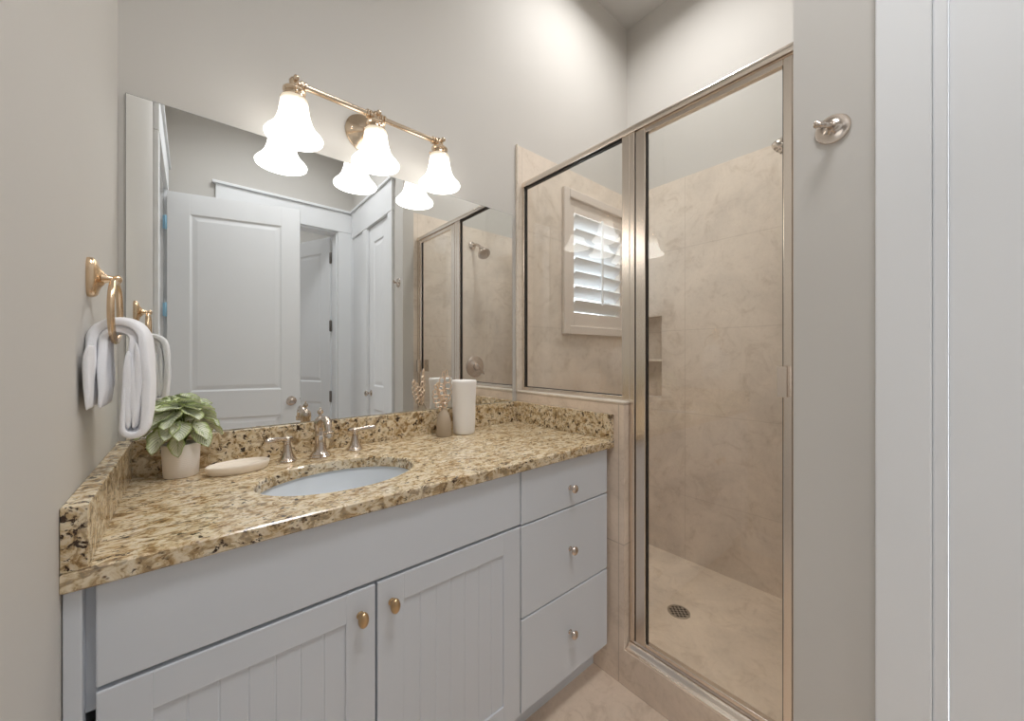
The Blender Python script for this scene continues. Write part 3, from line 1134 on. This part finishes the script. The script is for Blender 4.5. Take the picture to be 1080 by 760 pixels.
for x in LXs:
    b = bmesh.new()
    # ball joint and cup over the shade
    lathe(b, [(0, .0165), (.009, .0135), (.0135, .006), (.0135, -.004), (.010, -.011), (.013, -.014), (.026, -.018), (.0300, -.022), (.0300, -.027), (.0265, -.031), (.0280, -.036), (.0305, -.042), (.0295, -.049)], 28, T(x, LY, 1.966))
    lathe(b, [(.005, 0), (.005, .010), (.0075, .014), (.0075, .020), (.004, .024), (0, .025)], 16, T(x, LY - .011, 1.966) @ rotx(PI / 2))
    for ang in (30, 150, 270):
        q = R(ang)
        lathe(b, [(.004, 0), (.0045, .006), (.003, .009), (0, .010)], 10, T(x + math.cos(q) * .028, LY + math.sin(q) * .028, 1.966 - .040) @ rotzm(q) @ roty(PI / 2))
    o = obj('shade_holder', b, M['fixture'], lf, 40)
    o.matrix_parent_inverse = linv
    b = bmesh.new()
    P = [(.027, 0), (.0335, -.004), (.036, -.012), (.0375, -.030), (.041, -.052), (.0475, -.074), (.0580, -.092), (.0700, -.104), (.0755, -.112), (.0745, -.1165)]
    Q = [(.0730, -.1165), (.0735, -.111), (.068, -.1035), (.0555, -.089), (.045, -.072), (.0385, -.050), (.0350, -.028), (.0330, -.010), (.026, -.006)]
    def wob2(a, r, z):
        return 1 + .0 * math.sin(a * 6)
    lathe(b, P + Q, 48, None, False)
    s = obj('lamp_shade', b, M['shade'], o, 60)
    s.location = (x, LY, 1.9225)
    b = bmesh.new()
    lathe(b, [(0, -.02), (.014, -.022), (.014, -.035), (.022, -.052), (.025, -.066), (.020, -.080), (.010, -.087), (0, -.089)], 20, None, False)
    s2 = obj('bulb', b, M['bulb'], s, 60)
for ch in lf.children:
    ch.matrix_parent_inverse = linv

# ================================================================= TOWEL RING + TOWEL
RY = 1.003
tr = thing('towel_ring', 'bronze towel ring on the left wall beside the mirror', 'towel ring', (XL, RY, 1.315))
b = bmesh.new()
# rounded pillow plate then flared post
def squircle(a, r, z):
    k = 3.2
    return (abs(math.cos(a)) ** k + abs(math.sin(a)) ** k) ** (-1 / k)
lathe(b, [(.98, 0), (1.0, .003), (.97, .008), (.86, .0115), (.66, .0135), (.46, .016), (.32, .020)], 40, roty(PI / 2), True, (.0355, .0205), squircle)
lathe(b, [(.0105, .017), (.0080, .022), (.0062, .027), (.0056, .031), (.0072, .034), (.0085, .037), (.0078, .0400), (.004, .0425), (0, .0430)], 20, roty(PI / 2))
obj('wall_plate', b, M['brass'], tr, 35)
b = bmesh.new()
RR = .055
tube(b, [(.034, math.sin(2 * PI * k / 48) * RR, -.004 - RR + math.cos(2 * PI * k / 48) * RR) for k in range(48)], .0050, 12, True)
obj('ring', b, M['brass'], tr, 60)

tw = thing('hand_towel', 'white hand towel folded through the bronze towel ring', 'towel', (XL + .034, RY, 1.205))
def towel_layer(path, half, th, seed, y_off=0, taper=None, name='fold'):
    """path: list of (x,z); sheet of thickness th swept across y, soft edges"""
    b = bmesh.new()
    N = len(path)
    NY = 18
    tops, bots = [], []
    for i, (x, z) in enumerate(path):
        p0 = Vector((path[max(i - 1, 0)][0], 0, path[max(i - 1, 0)][1]))
        p1 = Vector((path[min(i + 1, N - 1)][0], 0, path[min(i + 1, N - 1)][1]))
        tg = (p1 - p0).normalized()
        nr = Vector((-tg.z, 0, tg.x))
        hw_ = half * (taper(i / (N - 1)) if taper else 1)
        rt, rb = [], []
        endk = min(1, .35 + 2.2 * min(i, N - 1 - i) / N * 3)
        for j in range(NY + 1):
            s = j / NY * 2 - 1
            edge = max(.6, (1 - abs(s) ** 9)) ** .5
            q = Vector((x, y_off + s * hw_, z))
            wv = noise.noise(Vector((s * 2.4 + seed, z * 22, x * 14 + seed))) * .0030 + .0014 * math.sin(s * 9 + seed + z * 30)
            q += nr * wv * (1 if i not in (0, N - 1) else .4)
            rt.append(b.verts.new(q + nr * th / 2 * edge * endk))
            rb.append(b.verts.new(q - nr * th / 2 * edge * endk))
        tops.append(rt)
        bots.append(rb)
    for i in range(N - 1):
        for j in range(NY):
            b.faces.new((tops[i][j], tops[i][j + 1], tops[i + 1][j + 1], tops[i + 1][j]))
            b.faces.new((bots[i][j], bots[i + 1][j], bots[i + 1][j + 1], bots[i][j + 1]))
        b.faces.new((tops[i][0], tops[i + 1][0], bots[i + 1][0], bots[i][0]))
        b.faces.new((tops[i][NY], bots[i][NY], bots[i + 1][NY], tops[i + 1][NY]))
    for i in (0, N - 1):
        for j in range(NY):
            b.faces.new((tops[i][j], bots[i][j], bots[i][j + 1], tops[i][j + 1]))
    o = obj(name, b, M['towel'], tw, 80)
    md = o.modifiers.new('sub', 'SUBSURF')
    md.levels = 1
    md.render_levels = 2
    return o
def arch(xl, xr, ztop, zl, zr, n=12, drift=0.0):
    """down-left bottom -> over -> down-right bottom, local coords"""
    r = (xr - xl) / 2
    cx = (xl + xr) / 2
    zc = ztop - r
    pts = []
    for i in range(n):
        pts.append((xl, zl + (zc - zl) * i / n))
    for i in range(13):
        a = PI - PI * i / 12
        pts.append((cx + r * math.cos(a), zc + r * math.sin(a)))
    for i in range(1, n + 1):
        u = i / n
        pts.append((xr + drift * math.sin(u * PI), zc + (zr - zc) * u))
    return pts
def curl_end(path, r, n=8):
    """roll the front bottom back under itself"""
    x, z = path[-1]
    for i in range(1, n + 1):
        a = PI * i / n
        path.append((x - r + r * math.cos(a), z - r * math.sin(a)))
    x2 = x - 2 * r
    path.append((x2, z + .03))
    path.append((x2 + .001, z + .075))
    return path
# local frame: ring at x=0, ring bottom centre z ~ -.0
def tp(lo, hi, c, wdt):
    return lambda u: hi - (hi - lo) * math.exp(-((u - c) / wdt) ** 2)
outer_ = curl_end(arch(-.0243, .0400, .0325, -.075, -.158, drift=.004), .0125)
towel_layer(outer_, .056, .0150, 1.3, 0, tp(.58, 1.0, .34, .16))
inner_ = arch(-.0128, .0268, .0180, -.120, -.160)
towel_layer(inner_, .053, .0135, 7.7, -.002, tp(.54, 1.0, .5, .22))
towel_layer([(.0205, -.020), (.0200, -.05), (.0198, -.08), (.0198, -.11), (.0200, -.14), (.0215, -.160)], .054, .0150, 2.9, 0)
towel_layer([(.0310, -.005), (.0320, -.04), (.0325, -.08), (.0320, -.11), (.0310, -.14), (.0285, -.161)], .0535, .0125, 5.1, 0)
mid_ = [(-.0235, -.120), (-.0240, -.09), (-.0245, -.06), (-.0240, -.030), (-.021, -.012)]
towel_layer(mid_, .050, .0095, 4.2, -.038)
for o in tw.children:
    pass

# ================================================================= ROBE HOOK
rh = thing('robe_hook', 'round nickel robe hook on the wall right of the shower', 'hook', (XR, 0.180, 1.682))
b = bmesh.new()
lathe(b, [(.0315, 0), (.0320, .003), (.0305, .0055), (.027, .0052), (.018, .0075), (.010, .011), (.0062, .016), (.0055, .022), (.0055, .027)], 44, roty(-PI / 2))
obj('rosette', b, M['chrome'], rh, 35)
b = bmesh.new()
tube(b, bez((-.022, 0, 0), (-.036, .002, -.002), (-.042, .010, -.002), (-.042, .018, .003), 10), [.0055] * 6 + [.0055, .0058, .0062, .0066, .0060], 14)
lathe(b, [(0, -.004), (.0072, -.002), (.0085, .002), (.0065, .006), (0, .0072)], 16, T(-.042, .019, .004) @ rotx(-R(75)))
obj('prong', b, M['chrome'], rh, 50)

# ================================================================= SHOWER ENCLOSURE
sf = thing('shower_enclosure', 'champagne metal shower frame with fixed glass panel on half wall', 'shower frame', (1.2125, 0.8, 0.128))
sinv = Matrix.Translation(-Vector((1.2125, 0.8, 0.128)))
FX0, FX1 = 1.200, 1.226
GX0, GX1 = 1.2115, 1.2165
HZ0, HZ1 = 1.974, 2.003
PY0, PY1 = 0.745, 0.797     # post
def fpart(name, m, *boxes, parent=None, bev=.002):
    b = bmesh.new()
    for bx in boxes:
        box(b, *bx, bev if min(bx[1] - bx[0], bx[3] - bx[2], bx[5] - bx[4]) > 2.5 * bev else 0)
    return obj(name, b, m, parent or sf)
# header: rounded tube-like profile
b = bmesh.new()
hp = [(-.004, 0), (-.006, .006), (-.007, .014), (-.004, .022), (.004, .028), (.013, .030), (.022, .028), (.030, .022), (.033, .014), (.032, .006), (.030, 0), (.022, 0), (.022, .004), (.004, .004), (.004, 0)]
y0, y1 = YE + .0005, YT - .0008
A = [b.verts.new((FX0 + q[0], y0, HZ0 + q[1])) for q in hp]
B = [b.verts.new((FX0 + q[0], y1, HZ0 + q[1])) for q in hp]
for i in range(len(hp)):
    j = (i + 1) % len(hp)
    b.faces.new((A[i], A[j], B[j], B[i]))
b.faces.new(A)
b.faces.new(B)
obj('header_rail', b, M['frame'], sf, 40)
fpart('post', M['frame'], (FX0, FX1, PY0, 0.7645, .1560, HZ0 + .003), (FX0 + .0002, FX1 - .0002, 0.7647, PY1, 1.0125, HZ0 + .003))
fpart('wall_channel', M['frame'], (FX0, FX1, 1.334, YT - .0006, 1.0125, HZ0 + .003))
fpart('wall_jamb', M['frame'], (FX0, FX1, YE + .0004, YE + .024, .1285, HZ0 + .003))
fpart('panel_rail', M['frame'], (FX0 + .003, FX1 - .003, PY1, 1.3338, 1.0125, 1.0275))
# bottom sill rail, rounded front
b = bmesh.new()
hp = [(-.027, 0), (-.027, .003), (-.017, .006), (-.012, .010), (-.009, .016), (-.002, .020), (.004, .020), (.006, .026), (.020, .026), (.024, .020), (.030, .014), (.030, 0)]
A = [b.verts.new((FX0 + q[0], YE + .001, .1284 + q[1])) for q in hp]
B = [b.verts.new((FX0 + q[0], .7645, .1284 + q[1])) for q in hp]
for i in range(len(hp)):
    j = (i + 1) % len(hp)
    b.faces.new((A[i], A[j], B[j], B[i]))
b.faces.new(A)
b.faces.new(B)
obj('sill_rail', b, M['frame'], sf, 40)
fpart('fixed_pane', M['glass'], (GX0, GX1, PY1 - .004, 1.338, 1.0250, HZ0 + .002), bev=0)
fpart('gasket', M['black'],
      (GX0 - .004, GX1 + .004, PY1, PY1 + .0030, 1.0275, HZ0 + .001), (GX0 - .004, GX1 + .004, 1.3300, 1.3338, 1.0275, HZ0 + .001),
      (GX0 - .004, GX1 + .004, PY1, 1.3338, 1.0275, 1.0300), (GX0 - .005, GX1 + .004, PY1, 1.3338, HZ0 - .0055, HZ0 + .001), bev=0)
for ch in sf.children:
    ch.matrix_parent_inverse = sinv

dr = thing('shower_door', 'framed clear glass shower door with small pull', 'shower door', (1.2125, 0.74, 0.16))
dinv = Matrix.Translation(-Vector((1.2125, 0.74, 0.16)))
DZ0, DZ1 = .157, HZ0 - .004
fpart('door_stile', M['frame'], (FX0 + .001, FX1 - .003, 0.7036, 0.7405, DZ0, DZ1), parent=dr)
fpart('door_stile', M['frame'], (FX0 + .003, FX1 - .003, 0.2800, 0.3010, DZ0, DZ1), parent=dr)
fpart('door_rail', M['frame'], (FX0 + .003, FX1 - .003, 0.3012, 0.7038, DZ1 - .017, DZ1), parent=dr)
fpart('door_rail', M['frame'], (FX0 + .003, FX1 - .003, 0.3012, 0.7038, DZ0, DZ0 + .014), parent=dr)
fpart('door_pane', M['glass'], (GX0, GX1, 0.299, 0.706, DZ0 + .012, DZ1 - .015), parent=dr, bev=0)
fpart('gasket', M['black'], (FX0 + .004, FX1 - .004, 0.7406, 0.7447, DZ0, DZ1), (GX0 - .004, GX1 + .004, 0.7010, 0.7036, DZ0 + .014, DZ1 - .017),
      (GX0 - .004, GX1 + .004, 0.3010, 0.3030, DZ0 + .014, DZ1 - .017), parent=dr, bev=0)
fpart('pull_handle', M['frame'], (FX0 - .022, FX0 + .002, 0.2860, 0.2890, 1.066, 1.147), (FX0 - .024, FX0 - .020, 0.2860, 0.3080, 1.066, 1.147),
      (FX1 - .003, FX1 + .026, 0.290, 0.294, 1.066, 1.147), (FX1 + .023, FX1 + .027, 0.290, 0.322, 1.066, 1.147), parent=dr, bev=.0008)
for ch in dr.children:
    ch.matrix_parent_inverse = dinv

# drain
dn = thing('shower_drain', 'round perforated metal drain in the shower floor', 'drain', (1.635, 0.795, .0453))
b = bmesh.new()
lathe(b, [(.047, 0), (.047, .0015), (.044, .0022), (.039, .0022), (.039, .0012), (0, .0012)], 40, None, False)
obj('drain_plate', b, M['steel'], dn, 30)
b = bmesh.new()
for i in range(-3, 4):
    for j in range(-3, 4):
        if (i + j) % 2 == 0 and (i * i + j * j) < 11.5:
            box(b, i * .0105 - .005, i * .0105 + .005, j * .0105 - .005, j * .0105 + .005, .0012, .0016)
obj('drain_slots', b, M['dark'], dn)

# shower head on end wall
sh = thing('wall_mounted_shower', 'nickel shower head on a short arm high on the end wall', 'shower', (1.66, YE, 2.030))
b = bmesh.new()
lathe(b, [(.032, 0), (.032, .003), (.026, .009), (.016, .013), (.011, .016)], 28, T(0, .0003, 0) @ rotx(-PI / 2))
obj('flange', b, M['chrome'], sh, 35)
b = bmesh.new()
pth = bez((0, .010, 0), (0, .055, .005), (0, .090, -.01), (0, .115, -.040), 12)
tube(b, pth, .0105, 14)
obj('shower_arm', b, M['chrome'], sh, 40)
b = bmesh.new()
mt = T(0, .112, -.036) @ rotx(PI + R(38))
lathe(b, [(.011, 0), (.017, .006), (.019, .014), (.015, .022), (.020, .028), (.036, .050), (.046, .064), (.049, .074), (.047, .081), (.040, .084), (.025, .082), (0, .082)], 32, mt)
for k in range(12):
    q = 2 * PI * k / 12
    lathe(b, [(.003, .082), (.003, .087), (0, .088)], 8, mt @ T(math.cos(q) * .03, math.sin(q) * .03, 0))
obj('spray_head', b, M['chrome'], sh, 35)
# valve
sv = thing('shower_valve', 'round shower valve plate with lever reflected in the mirror', 'shower valve', (1.685, YE, 1.090))
b = bmesh.new()
lathe(b, [(.082, 0), (.083, .003), (.078, .008), (.060, .012), (.052, .012), (.046, .016), (.030, .022), (.026, .040), (.022, .052), (.012, .056), (0, .057)], 44, T(0, .0003, 0) @ rotx(-PI / 2))
obj('valve_plate', b, M['nickel'], sv, 35)
b = bmesh.new()
tube(b, [(0, .050, 0), (.018, .058, -.022), (.036, .062, -.046), (.044, .062, -.058)], [.008, .0075, .0065, .005], 14)
obj('lever', b, M['chrome'], sv, 40)

# ================================================================= CEILING FIXTURES (above the frame): shower downlight and added fill lamp
def recessed(x, y, label):
    rl = thing('recessed_light', label, 'ceiling light', (x, y, ZC))
    b = bmesh.new()
    lathe(b, [(.084, -.0003), (.105, -.0003), (.105, -.006), (.084, -.010), (.084, -.0003)], 40, None, False)
    obj('trim_ring', b, M['white'], rl, 40)
    b = bmesh.new()
    lathe(b, [(0, -.001), (.082, -.001), (.082, -.004), (0, -.004)], 32, None, False)
    obj('diffuser', b, M['lens'], rl, 40)
recessed(1.50, 0.84, 'small recessed downlight in the ceiling over the shower')
cl = thing('added_fill_fixture', 'added round fill lamp, unseen, flush on the ceiling over the vanity floor', 'ceiling light', (0.50, -0.02, ZC))  # unseen body added to house the general fill light
b = bmesh.new()
lathe(b, [(.0, -.0003), (.25, -.0003), (.265, -.01), (.265, -.050), (.250, -.060), (.242, -.050), (.242, -.02), (0, -.02)], 48, None, False)
obj('trim_ring', b, M['white'], cl, 40)
b = bmesh.new()
lathe(b, [(0, -.045), (.235, -.045), (.2405, -.040), (.2405, -.030), (0, -.030)], 48, None, False)
obj('diffuser', b, M['lens'], cl, 40)
